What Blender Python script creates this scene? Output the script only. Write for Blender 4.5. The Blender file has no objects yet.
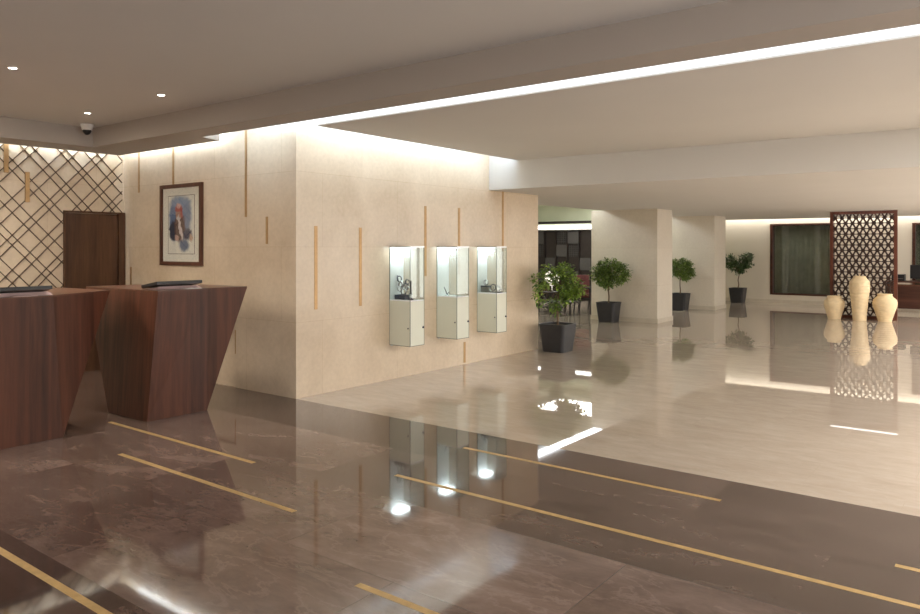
import bpy, bmesh, math, random
from mathutils import Vector, Matrix
random.seed(7)
S = bpy.context.scene
COL = S.collection
PI = math.pi

# ------------------------------------------------------------------ helpers
def link(o, parent=None):
    COL.objects.link(o)
    if parent is not None:
        o.parent = parent
    return o

def obj(name, bm, mat, parent=None, smooth=False, recalc=True):
    if recalc:
        bmesh.ops.recalc_face_normals(bm, faces=bm.faces)
    me = bpy.data.meshes.new(name)
    bm.to_mesh(me); bm.free()
    if smooth:
        for p in me.polygons:
            p.use_smooth = True
    for m in (mat if isinstance(mat, (list, tuple)) else [mat]):
        me.materials.append(m)
    return link(bpy.data.objects.new(name, me), parent)

def empty(name, loc, label, cat, group=None, rz=0):
    o = bpy.data.objects.new(name, None)
    o.empty_display_size = 0.1
    o.location = loc; o.rotation_euler = (0, 0, rz)
    link(o)
    return tag(o, label, cat, group)

def tag(o, label, cat, group=None, kind=None):
    o['label'] = label; o['category'] = cat
    if group: o['group'] = group
    if kind: o['kind'] = kind
    return o

def struct(name, bm, mat):
    o = obj(name, bm, mat)
    o['kind'] = 'structure'
    return o

def B():
    return bmesh.new()

def box(bm, x0, x1, y0, y1, z0, z1):
    v = [bm.verts.new(p) for p in ((x0,y0,z0),(x1,y0,z0),(x1,y1,z0),(x0,y1,z0),(x0,y0,z1),(x1,y0,z1),(x1,y1,z1),(x0,y1,z1))]
    for f in ((3,2,1,0),(4,5,6,7),(0,1,5,4),(1,2,6,5),(2,3,7,6),(3,0,4,7)):
        bm.faces.new([v[i] for i in f])
    return bm

def bevelled(bm, w, seg=2):
    bmesh.ops.bevel(bm, geom=list(bm.edges), offset=w, segments=seg, affect='EDGES', profile=0.7)
    return bm

def loft(bm, rings, cap=True):
    rr = [[bm.verts.new(p) for p in r] for r in rings]
    n = len(rr[0])
    for a, b in zip(rr, rr[1:]):
        for i in range(n):
            bm.faces.new((a[i], a[(i+1) % n], b[(i+1) % n], b[i]))
    if cap:
        bm.faces.new(rr[0][::-1]); bm.faces.new(rr[-1])
    return bm

def lathe(bm, prof, n=40, cx=0, cy=0, cap=True):
    return loft(bm, [[(cx+r*math.cos(2*PI*i/n), cy+r*math.sin(2*PI*i/n), z) for i in range(n)] for r, z in prof], cap)

def tube(bm, pts, rad, n=8):
    pts = [Vector(p) for p in pts]
    if not isinstance(rad, (list, tuple)): rad = [rad]*len(pts)
    rings = []
    for i, p in enumerate(pts):
        d = (pts[min(i+1, len(pts)-1)] - pts[max(i-1, 0)]).normalized()
        up = Vector((0,0,1)) if abs(d.z) < .95 else Vector((1,0,0))
        a = d.cross(up).normalized(); b = d.cross(a).normalized()
        rings.append([p + (a*math.cos(2*PI*k/n) + b*math.sin(2*PI*k/n))*rad[i] for k in range(n)])
    return loft(bm, rings)

def torus(bm, c, R, r, axis='Y', n=24, m=8, a0=0, a1=2*PI):
    c = Vector(c)
    closed = abs(a1-a0-2*PI) < 1e-6
    rr = []
    N = n if closed else n+1
    for i in range(N):
        t = a0 + (a1-a0)*i/n
        if axis == 'Y': u = Vector((math.cos(t), 0, math.sin(t))); w = Vector((0,1,0))
        elif axis == 'X': u = Vector((0, math.cos(t), math.sin(t))); w = Vector((1,0,0))
        else: u = Vector((math.cos(t), math.sin(t), 0)); w = Vector((0,0,1))
        rr.append([bm.verts.new(c + u*R + (u*math.cos(2*PI*k/m) + w*math.sin(2*PI*k/m))*r) for k in range(m)])
    for i in range(N if closed else N-1):
        a, b = rr[i], rr[(i+1) % N]
        for k in range(m):
            bm.faces.new((a[k], a[(k+1) % m], b[(k+1) % m], b[k]))
    return bm

def rsq(h, r, z, seg=5):
    """rounded square ring, half size h, corner radius r"""
    out = []
    for q, (sx, sy) in enumerate(((1,1),(-1,1),(-1,-1),(1,-1))):
        for k in range(seg+1):
            t = q*PI/2 + k/seg*PI/2
            out.append((sx*(h-r) + r*math.cos(t), sy*(h-r) + r*math.sin(t), z))
    return out

def copy_tree(o, parent=None):
    c = o.copy(); COL.objects.link(c); c.parent = parent
    for ch in list(o.children):
        copy_tree(ch, c)
    return c

# ------------------------------------------------------------------ materials
class NT:
    def __init__(s, name):
        s.m = bpy.data.materials.new(name); s.m.use_nodes = True
        s.t = s.m.node_tree; s.b = s.t.nodes['Principled BSDF']; s.out = s.t.nodes['Material Output']
    def n(s, typ, **kw):
        nd = s.t.nodes.new(typ)
        for k, v in kw.items():
            if k.startswith('i_'):
                nd.inputs[k[2:].replace('_', ' ')].default_value = v
            else: setattr(nd, k, v)
        return nd
    def l(s, a, b): s.t.links.new(a, b)
    def coords(s, scale=(1,1,1), rot=(0,0,0), kind='Object'):
        c = s.n('ShaderNodeTexCoord'); m = s.n('ShaderNodeMapping')
        m.inputs['Scale'].default_value = scale; m.inputs['Rotation'].default_value = rot
        s.l(c.outputs[kind], m.inputs['Vector']); return m.outputs['Vector']
    def noise(s, vec, scale, detail=4, rough=.5, dist=0):
        nd = s.n('ShaderNodeTexNoise'); nd.inputs['Scale'].default_value = scale
        nd.inputs['Detail'].default_value = detail; nd.inputs['Roughness'].default_value = rough
        nd.inputs['Distortion'].default_value = dist
        s.l(vec, nd.inputs['Vector']); return nd.outputs['Fac']
    def ramp(s, fac, stops):
        r = s.n('ShaderNodeValToRGB'); el = r.color_ramp.elements
        while len(el) < len(stops): el.new(.5)
        for e, (p, c) in zip(el, stops):
            e.position = p; e.color = (*c, 1) if len(c) == 3 else c
        s.l(fac, r.inputs['Fac']); return r.outputs['Color']
    def mix(s, fac, a, b, mode='MIX'):
        x = s.n('ShaderNodeMix', data_type='RGBA', blend_type=mode)
        for sock, v in ((x.inputs[0], fac), (x.inputs[6], a), (x.inputs[7], b)):
            if hasattr(v, 'links'): s.l(v, sock)
            elif isinstance(v, (int, float)): sock.default_value = v
            else: sock.default_value = (*v, 1)
        return x.outputs[2]
    def math(s, op, a, b=0, c=0):
        x = s.n('ShaderNodeMath', operation=op)
        for sock, v in zip(x.inputs, (a, b, c)):
            if hasattr(v, 'links'): s.l(v, sock)
            else: sock.default_value = v
        return x.outputs[0]
    def bump(s, h, strength=.2, dist=.01):
        b = s.n('ShaderNodeBump'); b.inputs['Strength'].default_value = strength; b.inputs['Distance'].default_value = dist
        s.l(h, b.inputs['Height']); s.l(b.outputs['Normal'], s.b.inputs['Normal'])

def plain(name, col, rough=.5, metal=0, var=.06, scale=6, spec=.5, bump=0):
    t = NT(name)
    f = t.noise(t.coords(), scale, 3)
    lo = tuple(c*(1-var) for c in col); hi = tuple(min(1, c*(1+var)) for c in col)
    t.l(t.ramp(f, [(.3, lo), (.7, hi)]), t.b.inputs['Base Color'])
    t.b.inputs['Roughness'].default_value = rough; t.b.inputs['Metallic'].default_value = metal
    t.b.inputs['Specular IOR Level'].default_value = spec
    if bump: t.bump(t.noise(t.coords(), scale*12, 2), bump, .002)
    return t.m

def emit(name, col, strength):
    t = NT(name)
    e = t.n('ShaderNodeEmission'); e.inputs['Color'].default_value = (*col, 1); e.inputs['Strength'].default_value = strength
    t.l(e.outputs[0], t.out.inputs['Surface']); return t.m

def wall_marble(name, lo, hi, tile=(1.22, .806), off=(0, 0), rough=.22):
    t = NT(name)
    c = t.n('ShaderNodeTexCoord'); sp = t.n('ShaderNodeSeparateXYZ'); t.l(c.outputs['Object'], sp.inputs[0])
    u = t.math('ADD', sp.outputs[0], sp.outputs[1])
    cb = t.n('ShaderNodeCombineXYZ')
    t.l(t.math('ADD', u, off[0]), cb.inputs[0]); t.l(t.math('ADD', sp.outputs[2], off[1]), cb.inputs[1])
    br = t.n('ShaderNodeTexBrick'); br.offset = .5
    br.inputs['Scale'].default_value = 1; br.inputs['Brick Width'].default_value = tile[0]; br.inputs['Row Height'].default_value = tile[1]
    br.inputs['Mortar Size'].default_value = .0025; br.inputs['Mortar Smooth'].default_value = .1
    br.inputs['Color1'].default_value = (1,1,1,1); br.inputs['Color2'].default_value = (.965,.955,.945,1); br.inputs['Mortar'].default_value = (.86,.82,.76,1)
    t.l(cb.outputs[0], br.inputs['Vector'])
    v = c.outputs['Object']
    big = t.noise(v, 1.3, 5, .6, .4); fine = t.noise(v, 22, 3, .6)
    base = t.ramp(big, [(.3, lo), (.68, hi)])
    base = t.mix(.12, base, t.ramp(fine, [(.35, tuple(x*.75 for x in lo)), (.65, tuple(min(1, x*1.12) for x in hi))]))
    t.l(t.mix(1, base, br.outputs['Color'], 'MULTIPLY'), t.b.inputs['Base Color'])
    t.b.inputs['Roughness'].default_value = rough
    return t.m

def floor_marble(name, stops, tile, joint, rough, ior, streak, rotz=0, tint=((1,1,1),(.86,.85,.84)), vein=None, spec=.5, fs=1.6):
    t = NT(name)
    v = t.coords((1,1,1), (0,0,rotz))
    br = t.n('ShaderNodeTexBrick'); br.offset = .5
    for k, val in (('Scale', 1), ('Brick Width', tile[0]), ('Row Height', tile[1]), ('Mortar Size', .0018), ('Mortar Smooth', .1), ('Bias', 0)):
        br.inputs[k].default_value = val
    br.inputs['Color1'].default_value = (*tint[0], 1); br.inputs['Color2'].default_value = (*tint[1], 1); br.inputs['Mortar'].default_value = (*joint, 1)
    t.l(v, br.inputs['Vector'])
    # each slab shows its own piece of the vein field
    sh = t.n('ShaderNodeVectorMath', operation='MULTIPLY_ADD')
    t.l(br.outputs['Color'], sh.inputs[0]); sh.inputs[1].default_value = (9, 7, 5); t.l(v, sh.inputs[2])
    mp = t.n('ShaderNodeMapping'); mp.inputs['Scale'].default_value = streak; t.l(sh.outputs[0], mp.inputs['Vector'])
    f = t.noise(mp.outputs[0], fs, 12, .70, .35)
    base = t.ramp(f, stops)
    if vein:
        f2 = t.noise(mp.outputs[0], fs*1.1, 8, .62, .4)
        vm = t.math('ABSOLUTE', t.math('SUBTRACT', f2, .5))
        vm = t.math('SUBTRACT', 1, t.math('MULTIPLY', vm, 45))
        vm = t.math('MULTIPLY', t.math('MAXIMUM', vm, 0), vein[1])
        base = t.mix(vm, base, vein[0])
    t.l(t.mix(1, base, br.outputs['Color'], 'MULTIPLY'), t.b.inputs['Base Color'])
    t.b.inputs['Roughness'].default_value = rough; t.b.inputs['IOR'].default_value = ior
    t.b.inputs['Specular IOR Level'].default_value = spec
    return t.m

def wood(name, lo, hi, axis='Z', rough=.35, fine=22, stretch=.06):
    t = NT(name)
    sc = {'Z': (1,1,stretch), 'X': (stretch,1,1), 'Y': (1,stretch,1)}[axis]
    v = t.coords(sc)
    f = t.noise(v, fine, 8, .62, .6); g = t.noise(v, 5, 4, .55, 1.2)
    base = t.ramp(f, [(.32, lo), (.68, hi)])
    base = t.mix(.45, base, t.ramp(g, [(.35, tuple(c*.7 for c in lo)), (.65, hi)]))
    t.l(base, t.b.inputs['Base Color']); t.b.inputs['Roughness'].default_value = rough; t.b.inputs['Specular IOR Level'].default_value = .32
    return t.m

def glass(name, tint, refl=.12, rough=.02, graze=.6):
    t = NT(name)
    tr = t.n('ShaderNodeBsdfTransparent'); tr.inputs[0].default_value = (*tint, 1)
    gl = t.n('ShaderNodeBsdfGlossy'); gl.inputs['Roughness'].default_value = rough
    lw = t.n('ShaderNodeLayerWeight'); lw.inputs['Blend'].default_value = .25
    f = t.math('MULTIPLY_ADD', lw.outputs['Fresnel'], graze, refl*.4)
    mx = t.n('ShaderNodeMixShader')
    t.l(f, mx.inputs[0]); t.l(tr.outputs[0], mx.inputs[1]); t.l(gl.outputs[0], mx.inputs[2])
    t.l(mx.outputs[0], t.out.inputs['Surface'])
    return t.m

M = {}
M['marble_pic'] = wall_marble('cream marble', (.62,.50,.36), (.755,.635,.485))
M['plaster'] = plain('warm white plaster', (.66,.60,.53), .75, 0, .02, 1.5)
M['coffer'] = plain('grey beige ceiling paint', (.70,.70,.69), .8, 0, .015, 1)
M['soffit'] = plain('taupe ceiling paint', (.44,.40,.36), .8, 0, .015, 1)
M['hallceil'] = plain('beige ceiling paint', (.69,.68,.655), .8, 0, .015, 1)
M['white'] = plain('white paint', (.82,.81,.78), .6, 0, .02, 2)
M['column'] = wall_marble('cream limestone', (.69,.63,.53), (.75,.69,.59), (4, .8), rough=.4)
M['backwall'] = plain('cream wall paint', (.72,.66,.56), .5, 0, .03, 1)
M['dark_floor'] = floor_marble('dark brown marble', [(.25,(.055,.036,.029)),(.42,(.105,.072,.059)),(.58,(.150,.107,.090)),(.78,(.24,.185,.16))],
    (1.6,.87), (.5,.45,.4), .05, 1.75, (.7,1.5,1), 0, ((1.3,1.26,1.24),(.50,.45,.43)), ((.30,.23,.20), .22), fs=2.2)
M['light_floor'] = floor_marble('cream marble floor', [(.25,(.40,.325,.26)),(.5,(.465,.39,.318)),(.75,(.53,.455,.38))],
    (1.2,.6), (.93,.92,.9), .018, 1.85, (.8,2.2,1), .0, ((1,1,1),(.97,.967,.963)), ((.60,.53,.45), .18), fs=3.4)
M['brass'] = plain('brushed brass', (.46,.29,.135), .42, .7, .1, 20)
M['brass_floor'] = plain('worn brass inlay', (.54,.37,.16), .45, .35, .12, 20)
M['walnut'] = wood('dark walnut veneer', (.036,.012,.0065), (.128,.045,.025), 'Z', .42)
M['walnut_top'] = wood('walnut veneer top', (.06,.025,.015), (.17,.075,.045), 'Y', .3)
M['door'] = wood('brown oak door', (.062,.027,.013), (.130,.062,.031), 'Z', .45, 34)
M['mahogany'] = wood('mahogany', (.075,.022,.013), (.17,.058,.036), 'Z', .35)
M['darkwood'] = plain('black stained wood', (.018,.013,.011), .4, 0, .2, 8)
M['screenwood'] = plain('dark carved wood', (.045,.020,.014), .4, 0, .2, 8)
M['black'] = plain('black plastic', (.012,.012,.014), .3, 0, .1, 8)
M['blacksoft'] = plain('matt black', (.02,.02,.022), .6, 0, .1, 8)
M['lattice'] = plain('dark bronze lattice', (.085,.05,.028), .45, .3, .15, 12)
M['pot'] = plain('charcoal pot', (.027,.028,.032), .45, 0, .12, 10)
M['soil'] = plain('soil', (.10,.075,.05), .95, 0, .4, 60)
M['bark'] = plain('tree bark', (.17,.115,.07), .85, 0, .3, 30)
M['vase'] = plain('cream terracotta', (.80,.64,.40), .55, 0, .08, 9)
M['lacquer'] = plain('pale green lacquer', (.74,.77,.66), .12, 0, .02, 3)
M['lacquer_front'] = M['lacquer']
M['case_white'] = plain('white display lining', (.86,.90,.92), .35, 0, .02, 3)
M['glass'] = glass('clear glass', (.93,.97,.95), .08, .02, .18)
def frosted():
    t = NT('frosted glass'); tr = t.n('ShaderNodeBsdfTransparent'); tr.inputs[0].default_value = (.95,.97,.97,1)
    t.b.inputs['Base Color'].default_value = (.85,.88,.88,1); t.b.inputs['Roughness'].default_value = .15
    mx = t.n('ShaderNodeMixShader'); mx.inputs[0].default_value = .16
    t.l(tr.outputs[0], mx.inputs[1]); t.l(t.b.outputs[0], mx.inputs[2]); t.l(mx.outputs[0], t.out.inputs['Surface']); return t.m
M['frosted'] = frosted()
M['glass_edge'] = plain('green glass edge', (.16,.20,.17), .2, 0, .1, 10)
M['steel'] = plain('steel', (.55,.55,.55), .3, 1, .08, 20)
M['navy'] = plain('navy velvet', (.02,.03,.07), .8, 0, .2, 30)
M['silver'] = plain('polished silver', (.75,.76,.78), .15, 1, .05, 20)
M['gunmetal'] = plain('gunmetal', (.07,.08,.11), .3, .8, .1, 20)
M['frame'] = wood('red brown picture frame', (.07,.026,.015), (.15,.06,.035), 'Z', .3)
M['mat'] = plain('cream picture mat', (.88,.86,.79), .7, 0, .02, 4)
M['line'] = plain('brown ruled line', (.16,.10,.07), .7)
M['paper'] = plain('pink paper', (.62,.45,.44), .6)
M['green'] = plain('pale green wall paint', (.62,.66,.50), .7, 0, .03, 2)
M['panel_dim'] = plain('brown grey fabric panel', (.06,.057,.052), .7, 0, .1, 20)
M['panel_grey'] = plain('grey fabric panel', (.20,.19,.17), .7, 0, .1, 20)
M['red_cloth'] = plain('dusty red upholstery', (.13,.035,.033), .8, 0, .15, 20)
M['globe'] = emit('lamp globe', (1,.90,.76), 1.6)
M['curtain'] = plain('pale sheer curtain', (.50,.49,.40), .8, 0, .2, 4)
M['night'] = plain('dark garden screen', (.03,.032,.022), .8, 0, .4, 2)
M['dark_glass'] = glass('tinted window glass', (.72,.76,.72), .18)
M['desk_dark'] = wood('dark reception wood', (.045,.017,.011), (.10,.04,.026), 'X', .35)
M['baseboard'] = plain('pale stone skirting', (.62,.56,.46), .4)

LED = emit('cool white diffuser', (.80,.90,1.0), 6.5)
LED_STRIP = emit('white strip diffuser', (.95,.98,1.0), 1.35)
LED_WASH = emit('cool wall wash tube', (.70,.85,1.0), 17.0)
LED_WASH2 = emit('cool narrow wash tube', (.74,.87,1.0), 38.0)
LED_NARROW = emit('cool white narrow cove diffuser', (.82,.91,1.0), 8.0)
LED_BACK = emit('back cove diffuser', (1.0,.95,.87), 6.0)
LED_SIDE = emit('side cove diffuser', (.93,.97,1.0), 9.0)
LED_CASE = emit('display case light', (.88,.95,1.0), 20.0)
LED_DOWN = emit('downlight lens', (1.0,.93,.82), 30.0)
LED_PANEL = emit('unseen panel diffuser', (1.0,.96,.90), 7.5)  # glow of the unseen ceiling panels, nearly all added as fill
FILL_WIN2 = emit('added hall window glow', (1.0,.95,.90), 2.3)  # added fill glow for the hall, from the unseen right wall
FILL_WARM = emit('warm fill panel diffuser', (1.0,.89,.74), 15.0)  # added warm fill for the portrait and lattice walls
FILL_WIN = emit('added evening window glow', (1.0,.95,.91), 3.2)  # added fill glow for the desks and coffer, out of view
LED_SLOT = emit('slot light diffuser', (1.0,.97,.93), 4.0)

# leaves
def leaf_mat(name, lo, hi):
    t = NT(name)
    info = t.n('ShaderNodeNewGeometry')
    t.l(t.ramp(info.outputs['Random Per Island'], [(0, lo), (.55, tuple((a+b)/2 for a, b in zip(lo, hi))), (1, hi)]), t.b.inputs['Base Color'])
    t.b.inputs['Roughness'].default_value = .42
    return t.m
M['leaf_a'] = leaf_mat('bright ficus leaves', (.06,.14,.02), (.34,.48,.08))
M['leaf_b'] = leaf_mat('ficus leaves', (.045,.10,.018), (.27,.38,.08))
M['leaf_c'] = leaf_mat('dark ficus leaves', (.025,.06,.022), (.12,.20,.06))

# ------------------------------------------------------------------ setting
XA, YP, XL = -6.133, 5.153, -9.66     # display wall plane, picture wall plane, lattice wall plane
ZS, ZC, ZLOW = 2.83, 3.06, 2.435      # soffit, coffer, low ceiling
XR, YB, YE = 3.0, -4.0, 22.7

struct('floor', box(B(), XL, XR, YB, YP, -.1, 0), M['dark_floor'])
b = B(); box(b, -16, XR, YP, YE+.3, -.1, 0)
struct('floor', b, M['light_floor'])

struct('wall_left', box(B(), XL-.2, XL, YB, YP+.3, 0, 3.3), M['marble_pic'])
b = B()
box(b, -7.18, XA, YP, 10.05, 0, 3.3)
box(b, XL, -7.18, YP, 10.05, .66, 3.3)
box(b, XL, -7.18, YP+.03, 10.05, 0, .66)
struct('wall_front', b, M['marble_pic'])
struct('wall_back', box(B(), XL-.2, XR+.2, YB-.2, YB, 0, 3.3), M['backwall'])
struct('wall_right', box(B(), XR, XR+.2, YB, YE+.3, 0, 3.3), M['backwall'])

# far wall with two window openings (boxes around the openings)
b = B()
W1 = (-5.93, -4.22, .24, 2.30); W2 = (-2.36, -.7, .24, 2.26)
xs = [-7.9, W1[0], W1[1], W2[0], W2[1], XR]
box(b, -16, W1[0], YE, YE+.25, 0, 3.1); box(b, W1[1], W2[0], YE, YE+.25, 0, 3.1); box(b, W2[1], XR, YE, YE+.25, 0, 3.1)
for w in (W1, W2):
    box(b, w[0], w[1], YE, YE+.25, 0, w[2]); box(b, w[0], w[1], YE, YE+.25, w[3], 3.1)
struct('wall_end', b, M['backwall'])
for k, w in enumerate((W1, W2)):
    r = B(); f = .07
    box(r, w[0], w[0]+f, YE-.02, YE+.25, w[2], w[3]); box(r, w[1]-f, w[1], YE-.02, YE+.25, w[2], w[3])
    box(r, w[0]+f, w[1]-f, YE-.02, YE+.25, w[2], w[2]+f*.6); box(r, w[0]+f, w[1]-f, YE-.02, YE+.25, w[3]-f*.6, w[3])
    win = struct('window_%d' % (k+1), r, M['desk_dark'])
    g = obj('window_pane', box(B(), w[0]+f, w[1]-f, YE+.1, YE+.112, w[2]+f*.6, w[3]-f*.6), M['dark_glass'], win)
    # curtain folds behind the pane
    c = B(); n = 90; rows = []
    for z in (w[2]+.05, w[3]-.05):
        rows.append([c.verts.new((w[0]+f + (w[1]-w[0]-2*f)*i/n, YE+.20 + .008*math.sin(i*.9)+.008*math.sin(i*.37), z)) for i in range(n+1)])
    for i in range(n): c.faces.new((rows[0][i], rows[0][i+1], rows[1][i+1], rows[1][i]))
    cu = obj('curtain', c, M['curtain'], win, True)
    sm = cu.modifiers.new('thickness', 'SOLIDIFY'); sm.thickness = .006
struct('trim_1', box(B(), -16, XR, YE-.015, YE, 0, .1), M['baseboard'])

# closing leaf of night behind the windows
struct('wall_outside', box(B(), -8, XR+.2, YE+1.2, YE+1.3, 0, 3.1), M['night'])

# columns
b = B(); box(b, -7.74, -6.19, 14.97, 15.8, 0, ZLOW); struct('wall_column', b, M['column'])
b = B(); box(b, -7.92, -6.34, 19.05, 19.93, 0, ZLOW); struct('wall_column', b, M['column'])
for k, (x0, x1, y0, y1) in enumerate(((-7.74,-6.19,14.97,15.8), (-7.92,-6.34,19.05,19.93))):
    r = B(); e = .015
    box(r, x0-e, x1+e, y0-e, y0, 0, .1); box(r, x1, x1+e, y0, y1+e, 0, .1)
    struct('baseboard_column', r, M['baseboard'])

# ceilings
struct('ceiling', box(B(), -9.02, XR, YB, 4.42, ZC, ZC+.1), M['coffer'])
b = B()                                                       # lowered border round the coffer
loft(b, [[(x, y, z) for x, y in ((-9.02,4.42),(XR,4.42),(XR,4.755),(-7.25,4.755),(-7.33,5.04),(-9.56,5.04),(-9.56,YB),(-9.02,YB))] for z in (ZS, 3.2)])
struct('ceiling', b, M['soffit'])
struct('ceiling', box(B(), XL-.2, XR, YB, 10.2, 3.2, 3.3), M['white'])     # slab over the slots
b = B()
loft(b, [[(x, y, z) for x, y in ((-5.66,5.02),(XR,5.02),(XR,9.05),(-5.66,8.72))] for z in (ZS, 3.1)])
struct('ceiling', b, M['hallceil'])
b = B()                                                       # bulkhead and low ceiling
loft(b, [[(x, y, z) for x, y in ((XA,8.70),(XR,9.03),(XR,22.42),(-7.46,22.42),(-7.46,10.05),(XA,10.05))] for z in (ZLOW, 3.2)])
struct('ceiling', b, M['hallceil'])
struct('ceiling', box(B(), -16, XR, 22.3, YE+.25, 2.95, 3.1), M['white'])
struct('ceiling', box(B(), -16, -7.46, 10.05, 22.4, 2.95, 3.1), M['green'])

# side room (seen through the opening)
struct('wall_side', box(B(), -16, -15.8, 10.05, YE, 0, 3.1), M['backwall'])
b = B(); box(b, -16, XL-.2, 10.0, 10.05, 0, 3.1); struct('wall_side', b, M['backwall'])
b = B(); box(b, -15.8, -7.95, 20.55, 20.7, 0, 2.95); sw = struct('wall_side', b, M['green'])

# ------------------------------------------------------------------ fixed lights (fixtures, then added fill panels and windows)
def led(name, dims, mat, label, cat='light', group=None):
    o = obj(name, box(B(), *dims), mat); tag(o, label, cat, group); return o
led('cove_light', (-6.05, XR, 4.757, 5.018, 2.842, 2.862), LED_STRIP, 'long continuous white light strip in the ceiling between taupe border and beige ceiling')
led('cove_light', (-7.25, XA+.3, 4.756, 4.77, 2.98, 3.05), LED_WASH, 'recessed cove light over the portrait wall between ceiling notch and marble corner')
led('cove_light', (-5.675, -5.661, 5.03, 8.695, 2.97, 3.05), LED_WASH, 'recessed cove light washing the marble wall with the three display cases')
led('cove_light', (-9.5, -7.34, 5.041, 5.055, 2.97, 3.03), LED_WASH2, 'recessed cove light washing the marble wall above the portrait')
led('cove_light', (-9.575, -9.561, YB+.1, 5.03, 2.97, 3.03), LED_WASH2, 'recessed cove light at the top of the wall with the diamond lattice')
led('cove_light', (-16+.3, XR-.1, 22.45, 22.68, 2.62, 2.64), LED_BACK, 'recessed cove light along the top of the far wall with the dark windows')
led('cove_light', (-8.0, -7.92, 10.3, 18.7, 2.60, 2.72), LED_SIDE, 'bluish white cove light above the opening to the side lounge')
led('slot_light', (-3.5, -2.2, 18.33, 18.45, ZLOW-.005, ZLOW), LED_SLOT, 'linear ceiling light just above the carved lattice screen')
struct('trim_2', box(B(), -3.55, -2.15, 18.31, 18.325, ZLOW-.016, ZLOW), M['hallceil'])
led('shelf_light', (-13, -8.1, 20.30, 20.42, 2.20, 2.30), LED_SLOT, 'white light strip above the dark panelled wall of the side lounge')

def downlight(x, y, z, label, group, power=60, spot=True):
    t = empty('ceiling_downlight', (x, y, z), label, 'ceiling light', group)
    r = B(); torus(r, (0,0,-.003), .034, .006, 'Z', 28, 8); obj('rim', r, M['white'], t, True)
    l_ = B(); lathe(l_, [(.030, -.001), (.030, -.005)], 28); obj('lens', l_, LED_DOWN, t)
    if spot:
        L = bpy.data.lights.new('downlight', 'SPOT'); L.energy = power; L.color = (1,.90,.76); L.spot_size = R(85); L.spot_blend = .7; L.shadow_soft_size = .04
        o = bpy.data.objects.new('downlight_lamp', L); o.location = (0,0,-.03); link(o, t)
    return t
R = math.radians
downlight(-6.50, 2.54, ZC, 'small round ceiling downlight nearest the viewer, leftmost in view', 'downlights over the reception desks')
downlight(-8.03, 3.88, ZC, 'small round ceiling downlight just above the dome camera', 'downlights over the reception desks')
downlight(-6.53, 3.85, ZC, 'small round ceiling downlight above the second desk, rightmost of the three', 'downlights over the reception desks')

# added unseen fill panels; the one near the dark panelling matches a floor reflection
def panel(x, y, z, sx, sy, label, mat=LED_PANEL, g='square ceiling light panels'):
    t = empty('unseen_ceiling_light', (x, y, z), label, 'ceiling light', g)
    r = B()
    for a in ((-sx, sx, -sy, -sy+.03), (-sx, sx, sy-.03, sy), (-sx, -sx+.03, -sy+.03, sy-.03), (sx-.03, sx, -sy+.03, sy-.03)): box(r, *a, -.02, 0)
    obj('panel_frame', r, M['white'], t)
    obj('diffuser', box(B(), -sx+.03, sx-.03, -sy+.03, sy-.03, -.012, -.002), mat, t)
panel(-6.6, -1.6, ZC, .6, .6, 'added unseen fill panel behind the viewer on the left')
panel(-7.6, .2, ZC, .6, .6, 'added unseen fill panel left of the nearest reception desk', FILL_WARM)
panel(-8.25, 1.9, ZC, .55, .55, 'added unseen fill panel close to the diamond lattice wall', FILL_WARM)
panel(-3.2, -1.6, ZC, .6, .6, 'added unseen fill panel behind the viewer in the middle')
panel(.6, -1.6, ZC, .6, .6, 'added unseen fill panel behind the viewer on the right')
panel(1.6, 2.6, ZC, .6, .6, 'added unseen fill panel to the right over the dark floor')
panel(1.6, 7.0, ZS, 1.3, 1.5, 'added unseen fill panel to the right over the cream floor')
panel(1.6, 12.0, ZLOW, 1.3, 1.9, 'added unseen fill panel right of the low ceiling near the bulkhead')
panel(1.6, 16.5, ZLOW, 1.3, 1.9, 'added unseen fill panel right of the low ceiling before the screen')
panel(1.6, 20.4, ZLOW, 1.3, 1.3, 'added unseen fill panel right of the far office desk')
panel(-14.2, 12.4, 2.95, .8, .8, 'added unseen fill panel in the side lounge near the solid wall')
panel(-10.2, 18.7, 2.95, .95, .8, 'square ceiling panel light in the side lounge near the dark panelling')

# added glowing panes on the unseen right wall, put in for fill light
def fill_glazing(n, y0, y1, z1, mat):
    wf = B(); cnt = int(round((y1-y0)/1.5)); st = (y1-y0)/cnt
    for k in range(cnt+1):
        y = y0 + k*st; box(wf, XR-.08, XR, y-.04, y+.04, .1, z1)
    box(wf, XR-.08, XR, y0-.04, y1+.04, z1, z1+.08); box(wf, XR-.08, XR, y0-.04, y1+.04, .02, .1)
    wf = struct('window_%d' % n, wf, M['desk_dark'])  # added unseen light source, numbered along with the far windows
    for k in range(cnt):
        y = y0 + k*st
        obj('window_pane', box(B(), XR-.03, XR-.02, y+.04, y+st-.04, .1, z1), mat, wf)
fill_glazing(3, YB+.2, 4.3, 2.75, FILL_WIN)
fill_glazing(4, 9.3, 21.5, 2.2, FILL_WIN2)

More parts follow.
